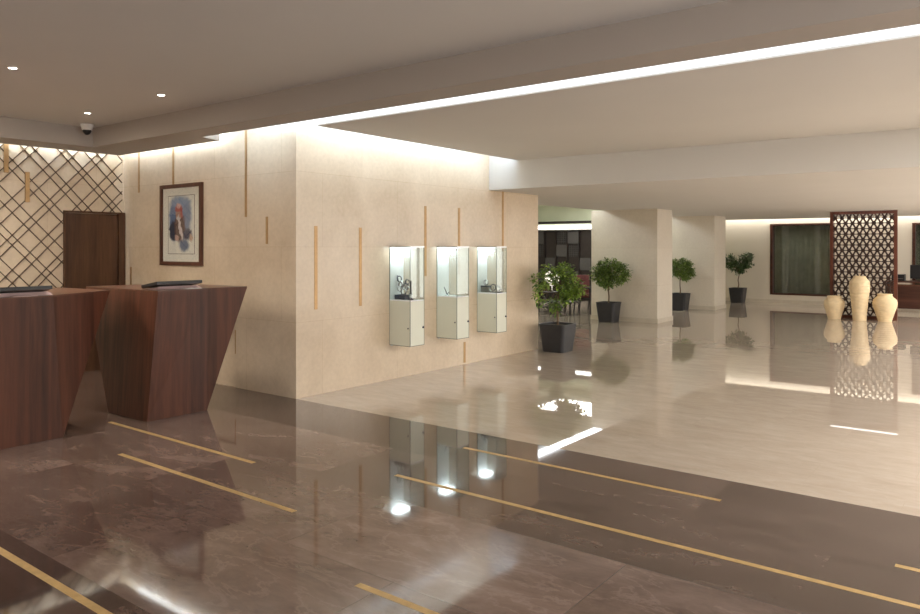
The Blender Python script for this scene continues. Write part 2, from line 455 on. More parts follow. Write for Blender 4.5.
# ------------------------------------------------------------------ brass strips
def strip(dims, label, group, mat='brass'):
    o = obj('brass_strip', box(B(), *dims), M[mat]); tag(o, label, 'brass strip', group)
gp = 'brass strips on the portrait wall'
for x, z0, z1, lab in (
    (-9.275, 2.33, 2.86, 'short vertical brass strip at wall top nearest the lattice corner'),
    (-8.464, 2.38, 2.86, 'vertical brass strip running down to the top of the portrait frame'),
    (-6.991, 1.95, 2.93, 'longest vertical brass strip hanging from the top of the portrait wall'),
    (-6.618, 1.644, 1.945, 'short vertical brass strip nearest the marble wall corner'),
    (-9.477, .75, 1.346, 'vertical brass strip beside the wooden door behind the second desk')):
    strip((x-.019, x+.019, YP-.004, YP, z0, z1), lab, gp)
strip((-7.235, -7.197, YP+.026, YP+.03, .38, .655), 'lowest brass strip on the portrait wall, right of the second desk', gp)
gp = 'brass strips on the display wall'
for y, z0, z1, lab in (
    (5.427, .93, 1.84, 'vertical brass strip nearest the marble corner, left of display cases'),
    (6.105, .926, 1.837, 'vertical brass strip second from the corner, just left of first display case'),
    (7.276, 1.239, 2.141, 'vertical brass strip rising between first and second display cases'),
    (7.988, 1.236, 2.146, 'vertical brass strip rising between second and third display cases'),
    (9.052, 1.55, ZLOW, 'vertical brass strip reaching up to the bulkhead right of third case'),
    (8.113, .02, .305, 'short brass strip near the floor below the second and third cases')):
    strip((XA, XA+.004, y-.022, y+.022, z0, z1), lab, gp)
gp = 'copper strips on the lattice wall'
for y, z0, z1, lab in ((3.70, 2.50, 2.86, 'upper left copper strip at the top of the diamond lattice wall'),
                       (3.935, 2.16, 2.526, 'lower copper strip among the diamond lattice, left of the door')):
    strip((XL, XL+.016, y-.025, y+.025, z0, z1), lab, gp)
gp = 'brass inlay strips in the dark floor'
for y, x0, x1, lab in (
    (3.43, -6.68, -4.56, 'brass floor inlay running out from the second reception desk'),
    (2.945, -5.58, -3.52, 'brass floor inlay in front of the second desk, wholly in view'),
    (1.62, -5.6, -2.9, 'brass floor inlay at the lower left edge of the picture'),
    (2.49, -2.52, -.6, 'short brass floor inlay at the bottom centre of the picture'),
    (3.855, -3.52, 1.2, 'longest brass floor inlay crossing the dark floor to the right'),
    (4.715, -3.57, -1.53, 'brass floor inlay closest to the cream floor'),
    (4.29, -.52, 1.4, 'brass floor inlay just entering at the right edge')):
    strip((x0, x1, y-.02, y+.02, 0, .0012), lab, gp, 'brass_floor')

# ------------------------------------------------------------------ lattice on the left wall
def clip_line(y0, z0, slope, ya, yb, za, zb):
    """segment of z = z0 + slope*(y-y0) inside the rectangle"""
    t0, t1 = ya, yb
    if slope > 0: a, c = y0 + (za-z0)/slope, y0 + (zb-z0)/slope
    else: a, c = y0 + (zb-z0)/slope, y0 + (za-z0)/slope
    t0, t1 = max(t0, a), min(t1, c)
    return (t0, t1) if t1 - t0 > .02 else None
DY0, DY1, DZ = 4.375, 5.145, 2.075
b = B()
gaps = [.30,.15,.34,.12,.26,.17,.32,.13,.29,.19,.35,.14]
def lat(slope, seed):
    rnd = random.Random(seed); c = -2.0 if slope > 0 else .0; k = seed
    w = .0045
    while c < 10:
        y0, z0 = YB, (YB*0 + c - (10 if slope > 0 else 0))
        # line through (y, z): z = slope*(y) + q
        q = c - 7.0 if slope > 0 else c
        for rect in ((YB+.05, DY0-.015, .05, 2.92), (DY0-.015, 5.125, DZ, 2.92)):
            ya, yb, za, zb = rect
            seg = clip_line(0, q, slope, ya, yb, za, zb)
            if seg:
                p0, p1 = (seg[0], q + slope*seg[0]), (seg[1], q + slope*seg[1])
                d = Vector((p1[0]-p0[0], p1[1]-p0[1])).normalized(); nrm = Vector((-d.y, d.x))*w
                ring = [(XL, p0[0]+nrm.x, p0[1]+nrm.y), (XL, p1[0]+nrm.x, p1[1]+nrm.y), (XL, p1[0]-nrm.x, p1[1]-nrm.y), (XL, p0[0]-nrm.x, p0[1]-nrm.y)]
                loft(b, [ring, [(XL+.012, y, z) for _, y, z in ring]])
        c += gaps[k % len(gaps)]*.93; k += 1
lat(1.05, 0); lat(-1.05, 5)
tag(obj('wall_lattice', b, M['lattice']), 'dark bronze diamond lattice covering the marble wall around the wooden door', 'lattice')

# door
d = B(); box(d, XL+.0, XL+.02, DY0, DY1-.09, 0, DZ-.03)
door = struct('door_1', d, M['door'])
f = B(); box(f, XL, XL+.05, DY1-.085, DY1, 0, DZ); box(f, XL, XL+.045, DY0-.015, DY0, 0, DZ); box(f, XL, XL+.045, DY0, DY1-.085, DZ-.025, DZ)
obj('door_frame', f, M['door'], door)
f = B(); tube(f, [(XL+.02, DY1-.14, 1.06), (XL+.07, DY1-.14, 1.06), (XL+.07, DY1-.27, 1.06)], .009); obj('door_handle', f, M['steel'], door)

# ------------------------------------------------------------------ reception desks
def desk(name, base, top, H, label, crease, tip, tcrease, split=None):
    """base: 4 floor corners (front-near, front-far, back-far, back-near); top: front-near, crease, tip, back-far, back-near"""
    t = empty(name, (sum(p[0] for p in base)/4, sum(p[1] for p in base)/4, 0), label, 'reception desk', 'walnut reception desks')
    ox, oy = t.location.x, t.location.y
    lo = [(x-ox, y-oy, 0) for x, y in base]; hi = [(x-ox, y-oy, H-.012) for x, y in top]
    b = B()
    L = [b.verts.new(p) for p in lo]; T = [b.verts.new(p) for p in hi]
    a, c, d, e = L; tn, tc, tt, tf, tb = T
    for f in ((a, c, tc, tn), (c, tt, tc), (c, d, tf), (c, tf, tt), (d, e, tb), (d, tb, tf), (e, a, tn), (e, tn, tb), (a, e, d, c), (tn, tc, tt, tf, tb)):
        b.faces.new(f)
    obj('desk_body', b, M['walnut'], t)
    b = B(); ring = [(x-ox, y-oy) for x, y in top]
    cx = sum(p[0] for p in ring)/5; cy = sum(p[1] for p in ring)/5
    loft(b, [[(x, y, z) for x, y in ring] for z in (H-.012, H)])
    obj('desk_top', b, M['walnut_top'], t)
    return t
desk('reception_desk', [(-6.41,3.64),(-6.415,4.27),(-7.02,4.27),(-7.10,3.63)],
     [(-6.33,3.70),(-6.415,4.28),(-6.36,4.70),(-7.55,4.66),(-7.69,3.70)], 1.205,
     'faceted dark walnut reception desk in front of the portrait wall, wholly in view', None, None, None)
desk('reception_desk', [(-6.45,2.10),(-6.466,2.918),(-7.06,2.918),(-7.10,2.10)],
     [(-6.43,1.90),(-6.45,2.83),(-6.80,3.49),(-7.65,3.44),(-7.65,1.90)], 1.205,
     'faceted dark walnut reception desk cut by the left edge of the picture', None, None, None)

def terminal(x, y, z, rz, label, ln):
    t = empty('desk_terminal', (x, y, z), label, 'screen', 'terminals on the reception desks', rz)
    b = B(); loft(b, [[(-.10,-ln/2,0),(.06,-ln/2,0),(.06,ln/2,0),(-.10,ln/2,0)], [(-.10,-ln/2+.04,.012),(.03,-ln/2+.04,.028),(.03,ln/2-.03,.028),(-.10,ln/2-.03,.012)]])
    obj('stand', b, M['paper'], t)
    b = B(); box(b, -.14, .14, -ln/2-.03, ln/2-.03, -.016, .014); bevelled(b, .004)
    bmesh.ops.transform(b, matrix=Matrix.Translation((-.02,0,.045)) @ Matrix.Rotation(R(-9), 4, 'Y'), verts=b.verts)
    obj('screen_body', b, M['black'], t)
    b = B(); box(b, -.12, .12, -ln/2-.01, ln/2-.05, .0142, .0155)
    bmesh.ops.transform(b, matrix=Matrix.Translation((-.02,0,.045)) @ Matrix.Rotation(R(-9), 4, 'Y'), verts=b.verts)
    obj('display_glass', b, M['blacksoft'], t)
    return t
terminal(-6.57, 4.03, 1.205, 0, 'low black tilted desk screen on the wholly visible walnut desk', .48)
terminal(-6.60, 2.56, 1.205, 0, 'low black tilted desk screen on the walnut desk at the left edge', .62)
b = B(); box(b, -.05, .05, -.09, .09, 0, .004)
o = obj('paper_slip', b, M['paper']); o.location = (-6.50, 2.62, 1.205); tag(o, 'pink paper lying in front of the screen on the left desk', 'paper')
b = B(); box(b, -.05, .05, -.08, .08, 0, .004)
o = obj('paper_slip', b, M['white']); o.location = (-6.46, 4.13, 1.205); tag(o, 'white paper lying beside the screen on the second desk', 'paper')

# ------------------------------------------------------------------ portrait
def portrait_mat():
    t = NT('watercolour portrait')
    v = t.coords()
    nz = t.n('ShaderNodeTexNoise'); nz.inputs['Scale'].default_value = 16; nz.inputs['Detail'].default_value = 4; t.l(v, nz.inputs['Vector'])
    sub = t.n('ShaderNodeVectorMath', operation='SUBTRACT'); t.l(nz.outputs['Color'], sub.inputs[0]); sub.inputs[1].default_value = (.5,.5,.5)
    sc = t.n('ShaderNodeVectorMath', operation='SCALE'); t.l(sub.outputs[0], sc.inputs[0]); sc.inputs['Scale'].default_value = .085
    ad = t.n('ShaderNodeVectorMath', operation='ADD'); t.l(v, ad.inputs[0]); t.l(sc.outputs[0], ad.inputs[1])
    def ell(cx, cz, rx, rz, soft, rot=0):
        m = t.n('ShaderNodeMapping', vector_type='TEXTURE'); m.inputs['Location'].default_value = (cx, 0, cz)
        m.inputs['Rotation'].default_value = (0, rot, 0); m.inputs['Scale'].default_value = (rx, 1, rz)
        t.l(ad.outputs[0], m.inputs['Vector'])
        mul = t.n('ShaderNodeVectorMath', operation='MULTIPLY'); t.l(m.outputs[0], mul.inputs[0]); mul.inputs[1].default_value = (1,0,1)
        ln = t.n('ShaderNodeVectorMath', operation='LENGTH'); t.l(mul.outputs[0], ln.inputs[0])
        mr = t.n('ShaderNodeMapRange'); mr.interpolation_type = 'SMOOTHSTEP'
        mr.inputs['From Min'].default_value = 1+soft; mr.inputs['From Max'].default_value = 1-soft
        t.l(ln.outputs['Value'], mr.inputs['Value']); return mr.outputs[0]
    c = t.ramp(nz.outputs['Fac'], [(.3, (.84,.83,.77)), (.7, (.88,.86,.79))])
    for e, col in (
        (ell(-.04, .10, .23, .26, .25), (.24,.32,.47)),
        (ell(-.16, .05, .09, .24, .3), (.12,.18,.34)),
        (ell(.12, .12, .10, .20, .4), (.22,.28,.42)),
        (ell(-.02, .27, .18, .06, .5), (.24,.33,.52)),
        (ell(.06, -.25, .10, .08, .4), (.14,.19,.30)),
        (ell(-.17, -.08, .09, .12, .2), (.03,.035,.07)),
        (ell(-.03, -.03, .12, .18, .2), (.12,.06,.05)),
        (ell(.14, -.12, .10, .07, .3), (.07,.07,.12)),
        (ell(-.10, -.16, .05, .035, .3), (.56,.36,.30)),
        (ell(.21, -.16, .035, .045, .3), (.58,.38,.28)),
        (ell(-.02, -.05, .030, .15, .2, -.30), (.72,.62,.60)),
        (ell(-.06, .13, .052, .07, .15), (.42,.22,.16)),
        (ell(-.06, .085, .036, .03, .3), (.58,.55,.55)),
        (ell(-.055, .205, .075, .045, .2), (.45,.07,.06)),
        (ell(.01, .15, .024, .08, .3), (.42,.08,.07)),
        (ell(-.045, .235, .045, .03, .3), (.68,.40,.36))):
        c = t.mix(e, c, col)
    t.l(c, t.b.inputs['Base Color']); t.b.inputs['Roughness'].default_value = .6
    return t.m
px0, px1, pz0, pz1 = -8.722, -7.815, 1.385, 2.39
pc = ((px0+px1)/2, (pz0+pz1)/2); hw, hh = (px1-px0)/2, (pz1-pz0)/2
pt = empty('framed_portrait', (pc[0], YP, pc[1]), 'framed blue watercolour portrait of a person in red headwear on marble wall', 'picture')
b = B(); f = .047
for a in ((-hw, hw, hh-f, hh), (-hw, hw, -hh, -hh+f), (-hw, -hw+f, -hh+f, hh-f), (hw-f, hw, -hh+f, hh-f)):
    box(b, a[0], a[1], -.035, 0, a[2], a[3])
obj('picture_frame', b, M['frame'], pt)
obj('mat_board', box(B(), -hw+f, hw-f, -.012, 0, -hh+f, hh-f), M['mat'], pt)
iw, ih = hw-.17, hh-.145
obj('painting', box(B(), -iw, iw, -.0135, -.0121, -ih, ih), portrait_mat(), pt)
b = B(); e = .006
for a in ((-iw-e, iw+e, ih, ih+e), (-iw-e, iw+e, -ih-e, -ih), (-iw-e, -iw, -ih, ih), (iw, iw+e, -ih, ih)): box(b, a[0], a[1], -.0145, -.0121, a[2], a[3])
obj('ruled_border', b, M['line'], pt)
obj('cover_glass', box(B(), -hw+f, hw-f, -.026, -.024, -hh+f, hh-f), glass('picture glass', (.98,.985,.98), .03, .02, .12), pt)

# ------------------------------------------------------------------ dome camera
t = empty('security_camera', (-8.79, 4.24, ZC), 'white ceiling dome security camera with black lens in the coffer corner', 'security camera')
t.scale = (.85,.85,1.05)
b = B(); lathe(b, [(.085, 0), (.085, -.02), (.078, -.03), (.07, -.055), (.066, -.06)], 36); obj('camera_housing', b, M['white'], t, True)
b = B(); lathe(b, [(.058, -.058)] + [(.058*math.cos(a), -.062-.058*math.sin(a)) for a in [R(q) for q in (0,15,30,45,60,75,88)]], 36); obj('dome', b, M['black'], t, True)
b = B(); torus(b, (0,0,-.062), .062, .006, 'Z', 32, 8); obj('dome_ring', b, M['white'], t, True)

# ------------------------------------------------------------------ display cases
def case(y0, y1, label, handle):
    x1 = .335; w = y1-y0; zb, zt, zg = .427, .975, 1.625
    t = empty('display_case', (XA, y0, 0), label, 'display case', 'glass display cases on the marble wall')
    body = B(); box(body, .001, x1, 0, w, zb, zt-.012); bevelled(body, .003, 1); cab = obj('case_body', body, M['lacquer'], t)
    b = B(); box(b, 0.001, x1-.002, .003, w-.003, zt-.012, zt); obj('display_shelf', b, M['case_white'], t)
    b = B(); box(b, .001, .007, .008, w-.008, zt, zg-.025); obj('back_panel', b, M['case_white'], t)
    g = .006
    b = B(); box(b, .008, x1-.001, 0, g, zt, zg-.02); obj('glass_side', b, M['glass'], t)
    b = B(); box(b, .008, x1-.001, w-g, w, zt, zg-.02); obj('glass_side', b, M['frosted'], t)
    b = B(); box(b, x1-g, x1, g, w-g, zt, zg-.02); obj('glass_front', b, M['glass'], t)
    b = B()
    box(b, .001, x1+.002, -.002, w+.002, zg-.02, zg-.002); obj('top_cap', b, M['steel'], t)
    b = B(); box(b, .02, .13, .02, w-.02, zg-.029, zg-.0205); obj('light_strip', b, LED_CASE, t)
    b = B(); box(b, x1-.004, x1+.0015, -.0015, .004, zb, zg-.02); box(b, .001, .005, -.0015, .003, zb, zg-.02)
    box(b, .001, x1, -.0015, .002, zb-.003, zb+.003); box(b, x1-.003, x1+.0015, 0, w, zb-.003, zb+.003); box(b, x1-.003, x1+.0015, w-.004, w+.001, zb, zg-.02)
    obj('edge_trim', b, M['glass_edge'], t)
    for yy, xx, zz in ((w-.012, x1, .64), (-.001, x1-.03, .64)):
        b = B()
        if yy > 0: lathe(b, [(.013, 0), (.013, .012), (.009, .016)], 16); bmesh.ops.rotate(b, verts=b.verts, matrix=Matrix.Rotation(R(90), 3, 'Y')); bmesh.ops.translate(b, verts=b.verts, vec=(xx, yy-.01, zz))
        else: lathe(b, [(.009, 0), (.009, .008), (.006, .01)], 16); bmesh.ops.rotate(b, verts=b.verts, matrix=Matrix.Rotation(R(90), 3, 'X')); bmesh.ops.translate(b, verts=b.verts, vec=(xx, 0, zz))
        obj('lock_knob', b, M['gunmetal'], t, True)
    b = B(); lathe(b, [(.012, -.012), (.012, .004)], 16); bmesh.ops.translate(b, verts=b.verts, vec=(.02, .02, zb-.004)); obj('corner_stud', b, M['steel'], t)
    if handle:
        b = B(); box(b, x1+.001, x1+.012, 0, .012, 1.05, 1.21); obj('pull_handle', b, M['blacksoft'], t)
    return t
case(6.60, 6.857, 'wall display case nearest the corner, holding dark blue jewellery stand', True)
case(7.508, 7.765, 'middle wall display case, nearly empty with one small silver piece', False)
case(8.407, 8.65, 'farthest wall display case, with a dark box and silver rings', False)

# what the cases hold
def at(name, loc, label, cat, group=None, rz=0): return empty(name, loc, label, cat, group, rz)
zt = .975
t = at('jewellery_stand', (XA+.15, 6.72, zt), 'dark branching jewellery stand with looped chains in the nearest display case', 'jewellery')
b = B(); box(b, -.10, .05, -.06, .06, 0, .055); bevelled(b, .008); obj('stand_base', b, M['navy'], t)
b = B()
tube(b, [(-.05,0,.05), (-.06,0,.14), (-.10,0,.22), (-.115,0,.28)], [.007,.006,.005,.004])
tube(b, [(-.06,0,.14), (0,.01,.19), (.01,.01,.24)], [.005,.005,.004])
tube(b, [(0,0,.05), (.03,0,.12), (.01,0,.20)], [.007,.005,.004])
obj('stand_branches', b, M['gunmetal'], t, True)
t.scale = (1.15, 1.15, 1.05)
for q, (x, z, r) in enumerate(((-.095,.235,.032), (-.045,.185,.03), (.0,.15,.038), (-.07,.12,.03), (.02,.20,.028), (-.02,.095,.035), (-.08,.17,.026), (.05,.12,.03), (-.03,.14,.024))):
    b = B(); torus(b, (x, .01*(-1)**q, z), r, .0055, 'Y', 22, 6); obj('loop_chain', b, M['silver' if q % 2 else 'gunmetal'], t, True)
t = at('ring_holder', (XA+.255, 6.70, zt), 'small dark curved ring holder right of the jewellery stand', 'jewellery')
b = B(); lathe(b, [(.035,0), (.032,.012), (.012,.02), (.009,.06), (.016,.075), (.006,.09)], 20); obj('holder', b, M['navy'], t, True)
for z, r in ((.05,.024), (.075,.026)):
    b = B(); torus(b, (0,0,z), r, .005, 'Y', 18, 6); obj('ring', b, M['silver'], t, True)
t = at('silver_piece', (XA+.10, 7.60, zt), 'small silver leaning ornament in the middle display case', 'ornament')
b = B(); lathe(b, [(.03,0), (.028,.008), (.01,.014)], 20); obj('ornament_foot', b, M['silver'], t, True)
b = B(); tube(b, [(0,0,.01), (-.02,0,.06), (-.05,0,.11)], [.008,.006,.004]); tube(b, [(0,0,.01), (.035,0,.05), (.05,0,.02)], [.007,.005,.004]); obj('ornament_blade', b, M['gunmetal'], t, True)
t = at('jewellery_box', (XA+.07, 8.52, zt), 'small charcoal jewellery box in the farthest display case', 'jewellery box')
b = B(); box(b, -.05, .05, -.05, .05, 0, .075); bevelled(b, .004); obj('box_body', b, M['panel_grey'], t)
b = B(); box(b, -.053, .053, -.053, .053, .075, .095); bevelled(b, .004); obj('box_lid', b, M['gunmetal'], t)
t = at('bangle', (XA+.07, 8.52, zt+.095), 'silver bangle standing on the charcoal jewellery box', 'jewellery')
b = B(); torus(b, (0,0,.044), .036, .007, 'Y', 24, 8); obj('bangle_ring', b, M['silver'], t, True)
b = B(); torus(b, (.0,0.02,.04), .03, .005, 'Y', 24, 8); obj('bangle_ring', b, M['gunmetal'], t, True)
t = at('chain_stand', (XA+.235, 8.52, zt), 'silver looped chains on stand beside the charcoal jewellery box', 'jewellery')
b = B(); box(b, -.09, .10, -.03, .03, 0, .012); obj('stand_plate', b, M['gunmetal'], t)
for q, (x, z, r) in enumerate(((-.065,.05,.036), (-.03,.075,.042), (.01,.055,.04), (.05,.06,.036), (.075,.038,.026))):
    b = B(); torus(b, (x, .008*(-1)**q, z), r, .006, 'Y', 22, 6); obj('loop_chain', b, M['silver' if q % 2 == 0 else 'gunmetal'], t, True)

# ------------------------------------------------------------------ potted trees
def leaf(bm, p, d, up, L, w):
    d = d.normalized(); s = d.cross(up)
    if s.length < .01: s = Vector((1,0,0))
    s.normalize(); n = s.cross(d)
    pts = [(0,0,0), (.3,.5,.06), (.65,.42,.05), (1,0,-.1), (.65,-.42,.05), (.3,-.5,.06)]
    v = [bm.verts.new(p + d*(a*L) + s*(b_*w) + n*(c*L)) for a, b_, c in pts]
    mid = bm.verts.new(p + d*(.5*L))
    for i in range(6): bm.faces.new((v[i], v[(i+1) % 6], mid))

def tree(x, y, label, seed, blobs, trunk, mat, n=2600, fork=.62, L=.062):
    rnd = random.Random(seed)
    t = empty('potted_tree', (x, y, 0), label, 'potted tree', 'potted ficus trees')
    H = .43
    b = B()
    prof = [(.165, .0), (.172, .006), (.213, H-.02), (.218, H), (.203, H), (.198, H-.05)]
    loft(b, [rsq(h, .05, z) for h, z in prof]); obj('planter', b, M['pot'], t)
    b = B(); loft(b, [rsq(.19, .045, H-.06), rsq(.197, .045, H-.035)]); obj('soil', b, M['soil'], t)
    b = B(); tube(b, trunk, [.017, .015, .014, .012, .010][:len(trunk)], 10)
    top = Vector(trunk[-1]); fk = Vector(trunk[-2])
    for cx, cy, cz, rx, ry, rz, wgt in blobs:
        c = Vector((cx, cy, cz))
        for k in range(5):
            e = c + Vector((rnd.uniform(-.6,.6)*rx, rnd.uniform(-.6,.6)*ry, rnd.uniform(-.2,.7)*rz))
            m = fk.lerp(top, rnd.random()).lerp(e, .45) + Vector((rnd.uniform(-.03,.03), rnd.uniform(-.03,.03), -.01))
            tube(b, [fk.lerp(top, rnd.random()*.8), m, e], [.006, .004, .002], 5)
    obj('trunk', b, M['bark'], t, True)
    b = B(); W = sum(q[6] for q in blobs)
    for cx, cy, cz, rx, ry, rz, wgt in blobs:
        c = Vector((cx, cy, cz))
        # clumps of leaves on twigs
        for k in range(int(n*wgt/W/14)):
            u = Vector((rnd.gauss(0,1), rnd.gauss(0,1), rnd.gauss(0,1))).normalized()
            r = rnd.random()**.38 * rnd.uniform(.82, 1.08)
            tc = c + Vector((u.x*rx*r, u.y*ry*r, u.z*rz*r))
            for j in range(14):
                p = tc + Vector((rnd.gauss(0,.03), rnd.gauss(0,.03), rnd.gauss(0,.026)))
                dd = (p - c).normalized()*.7 + Vector((rnd.uniform(-1,1), rnd.uniform(-1,1), rnd.uniform(-.8,.5)))
                leaf(b, p, dd, Vector((rnd.uniform(-.4,.4), rnd.uniform(-.4,.4), 1)), L*rnd.uniform(.7,1.2), L*.52*rnd.uniform(.8,1.2))
    obj('foliage', b, mat, t, False, False)
    return t
tree(-5.76, 10.02, 'potted tree nearest the viewer with a loose drooping crown', 3,
     [(.06,.04,1.08,.20,.20,.24,3.2), (-.09,-.24,1.12,.16,.15,.22,1.4), (.16,.12,.95,.16,.14,.22,2.0), (.0,.0,.75,.12,.12,.16,.9), (-.13,-.34,.90,.09,.09,.16,.35), (.02,.05,1.26,.14,.14,.10,.8)],
     [(0,0,.39), (.0,.0,.55), (-.012,.0,.70), (.01,0,.85), (.02,.02,1.05)], M['leaf_a'], 2000).scale = (1.05, 1.05, 1)
tree(-7.157, 14.64, 'potted tree with round crown in front of the first square column', 4,
     [(-.11,-.12,1.03,.22,.17,.24,2), (.27,-.02,1.05,.22,.17,.24,1.8), (.02,-.03,1.22,.26,.17,.13,1.1), (.0,-.04,.92,.24,.18,.20,1.4)],
     [(0,0,.39), (.008,.0,.55), (-.008,0,.70), (.0,0,.85), (.0,0,1.05)], M['leaf_b'], 3000)
tree(-7.087, 18.62, 'potted tree half hidden by the first column, before the second column', 5,
     [(.03,-.02,1.06,.38,.26,.25,3), (.16,.02,.92,.24,.2,.14,1.1), (-.02,-.05,1.22,.26,.2,.12,.9)],
     [(0,0,.39), (.01,.0,.50), (.0,0,.62), (.0,0,.75), (.0,0,1.0)], M['leaf_b'], 2600)
tree(-6.711, 22.22, 'farthest potted tree with a dark crown against the cream far wall', 6,
     [(-.22,-.08,1.20,.20,.18,.22,1.3), (.24,.04,1.24,.20,.18,.22,1.3), (.06,.0,1.08,.26,.2,.20,1.3)],
     [(0,0,.39), (.02,.015,.52), (.005,0,.66), (.03,.02,.80), (.02,0,1.0)], M['leaf_c'], 2600)

# small glass candle holders on the floor beside the first tree
# ------------------------------------------------------------------ carved screen with jars
sx0, sx1, sy0, sy1 = -3.575, -2.23, 18.72, 18.80
H = ZLOW
t = empty('carved_screen', ((sx0+sx1)/2, (sy0+sy1)/2, 0), 'tall mahogany carved lattice screen standing behind three cream jars', 'screen')
w = (sx1-sx0)/2; f = .065
b = B()
box(b, -w, -w+f, -.045, .045, 0, H-.002); box(b, w-f, w, -.045, .045, 0, H-.002)
box(b, -w+f, w-f, -.045, .045, H-.07, H-.002); box(b, -w+f, w-f, -.045, .045, 0, .07)
obj('screen_frame', b, M['mahogany'], t)
b = B()
ww = w-f; z0, z1 = .07, H-.07
def bar(p, q, hwid, th=.018):
    p = Vector(p); q = Vector(q); d = (q-p).normalized(); n = Vector((-d.y, d.x))*hwid
    r = [p+n, q+n, q-n, p-n]
    loft(b, [[(a.x, -th, a.y) for a in r], [(a.x, th, a.y) for a in r]])
def clipseg(p, q):
    (x0_, y0_), (x1_, y1_) = p, q; t0, t1 = 0., 1.
    dx, dy = x1_-x0_, y1_-y0_
    for pp, qq in ((-dx, x0_+ww), (dx, ww-x0_), (-dy, y0_-z0), (dy, z1-y0_)):
        if abs(pp) < 1e-9:
            if qq < 0: return None
        else:
            r = qq/pp
            if pp < 0: t0 = max(t0, r)
            else: t1 = min(t1, r)
    if t1-t0 < 1e-3: return None
    return (x0_+t0*dx, y0_+t0*dy), (x0_+t1*dx, y0_+t1*dy)
P_ = .142
for k in range(-30, 60):
    for ang in (60, -60):
        dx, dy = math.cos(R(ang)), math.sin(R(ang))
        s = clipseg((k*P_-dx*8, z0-dy*8), (k*P_+dx*8, z0+dy*8))
        if s: bar(s[0], s[1], .0145, .028)
for k in range(0, 40):
    z = z0 + k*P_*math.sin(R(60))
    s = clipseg((-3, z+.0), (3, z+.0))
    if s: bar(s[0], s[1], .009, .012)
# little star rosettes in the triangles
hh_ = P_*math.sin(R(60)); k = 0; z = z0
row = 0
while z < z1+.2:
    for c in range(-12, 13):
        cx_ = c*P_ + (row % 2)*P_/2
        if abs(cx_) < ww-.03 and z0+.03 < z < z1-.03:
            rr = .036
            pts = [(cx_+rr*math.cos(R(60*i)), z+rr*math.sin(R(60*i))) for i in range(6)]
            for i in range(6): bar(pts[i], pts[(i+1) % 6], .0105, .024)
    z += hh_; row += 1
obj('screen_lattice', b, M['screenwood'], t)
def jar(x, y, rad, H, prof, label, tip=False):
    t = empty('clay_jar', (x, y, 0), label, 'jar', 'cream jars before the carved screen')
    out = []
    # profile refined with horizontal ribs
    n = 70
    P2 = [(2*prof[0][0]-prof[1][0], prof[0][1])] + prof + [(2*prof[-1][0]-prof[-2][0], prof[-1][1])]
    for i in range(n+1):
        s = i/n
        for k in range(1, len(P2)-2):
            if P2[k][0] <= s <= P2[k+1][0] + 1e-9:
                u = (s-P2[k][0])/(P2[k+1][0]-P2[k][0]); a, b_, c_, d = (P2[k+q][1] for q in (-1,0,1,2))
                r = .5*(2*b_ + (c_-a)*u + (2*a-5*b_+4*c_-d)*u*u + (3*b_-a-3*c_+d)*u**3); break
        rib = 1 + (.02*math.cos(i*2*PI/5) if .05 < s < .88 else 0)
        out.append((r*rad*rib, s*H))
    r_in = out[-1][0]
    out += [(r_in*.84, H), (r_in*.80, H-.06), (r_in*.3, H-.08)]
    b = B(); lathe(b, out, 44); obj('jar_body', b, M['vase'], t, True)
    b = B(); torus(b, (0,0,H-.012), r_in*.96, .014, 'Z', 36, 8); obj('jar_rim', b, M['vase'], t, True)
    if tip:
        b = B(); tube(b, [(0,0,H-.07), (0,0,H+.02), (.01,0,H+.05)], [.02,.012,.004]); obj('jar_stopper', b, M['vase'], t, True)
    return t
jar(-3.42, 18.37, .215, .52, [(0,.62),(.3,.80),(.62,1.0),(.80,.93),(.92,.68),(1,.66)], 'short cream ribbed jar left of the tall jar')
jar(-2.90, 18.30, .205, .98, [(0,.66),(.4,.82),(.76,1.0),(.88,.95),(.96,.66),(1,.58)], 'tall cream ribbed jar between the two short jars', True)
jar(-2.425, 18.40, .238, .60, [(0,.56),(.3,.78),(.63,1.0),(.80,.92),(.92,.62),(1,.60)], 'short wide cream ribbed jar at the right of the tall jar')

# ------------------------------------------------------------------ far office desk
t = empty('office_desk', (-1.75, 21.45, 0), 'dark wooden office desk partly hidden behind the carved screen', 'desk')
b = B(); box(b, -1.05, 1.2, -.32, .32, .745, .78); obj('desk_top', b, M['desk_dark'], t)
b = B(); box(b, -1.02, 1.17, -.30, -.27, .10, .70); obj('front_panel', b, M['desk_dark'], t)
b = B(); box(b, -1.02, 1.17, -.315, -.30, .66, .70); obj('panel_rail', b, M['walnut_top'], t)
for x in (-1.0, .02, 1.12):
    b = B(); box(b, x-.03, x+.03, -.30, .30, 0, .745); obj('leg', b, M['darkwood'], t)
def monitor(x, y, label, w=.25, h=.34):
    t = empty('computer_monitor', (x, y, .78), label, 'monitor', 'black monitors on the office desk')
    b = B(); box(b, -w, w, -.02, .02, .06, .06+h); bevelled(b, .006); obj('monitor_shell', b, M['black'], t)
    b = B(); box(b, -w+.015, w-.015, .0205, .022, .075, .045+h); obj('monitor_screen', b, M['blacksoft'], t)
    b = B(); lathe(b, [(.10,0), (.10,.01), (.02,.015), (.02,.10)], 20); obj('monitor_stand', b, M['black'], t)
    b = B(); lathe(b, [(.02, 0), (.02, .004)], 18); bmesh.ops.rotate(b, verts=b.verts, matrix=Matrix.Rotation(R(90), 3, 'X')); bmesh.ops.translate(b, verts=b.verts, vec=(0,-.0205,.2)); obj('round_badge', b, M['silver'], t)
monitor(-2.02, 21.40, 'black computer monitor seen from behind, right of the carved screen')
monitor(-1.15, 21.42, 'black computer monitor at the far right end of the office desk')
t = empty('desk_printer', (-2.52, 21.42, .78), 'small black printer on the office desk close to the screen', 'printer')
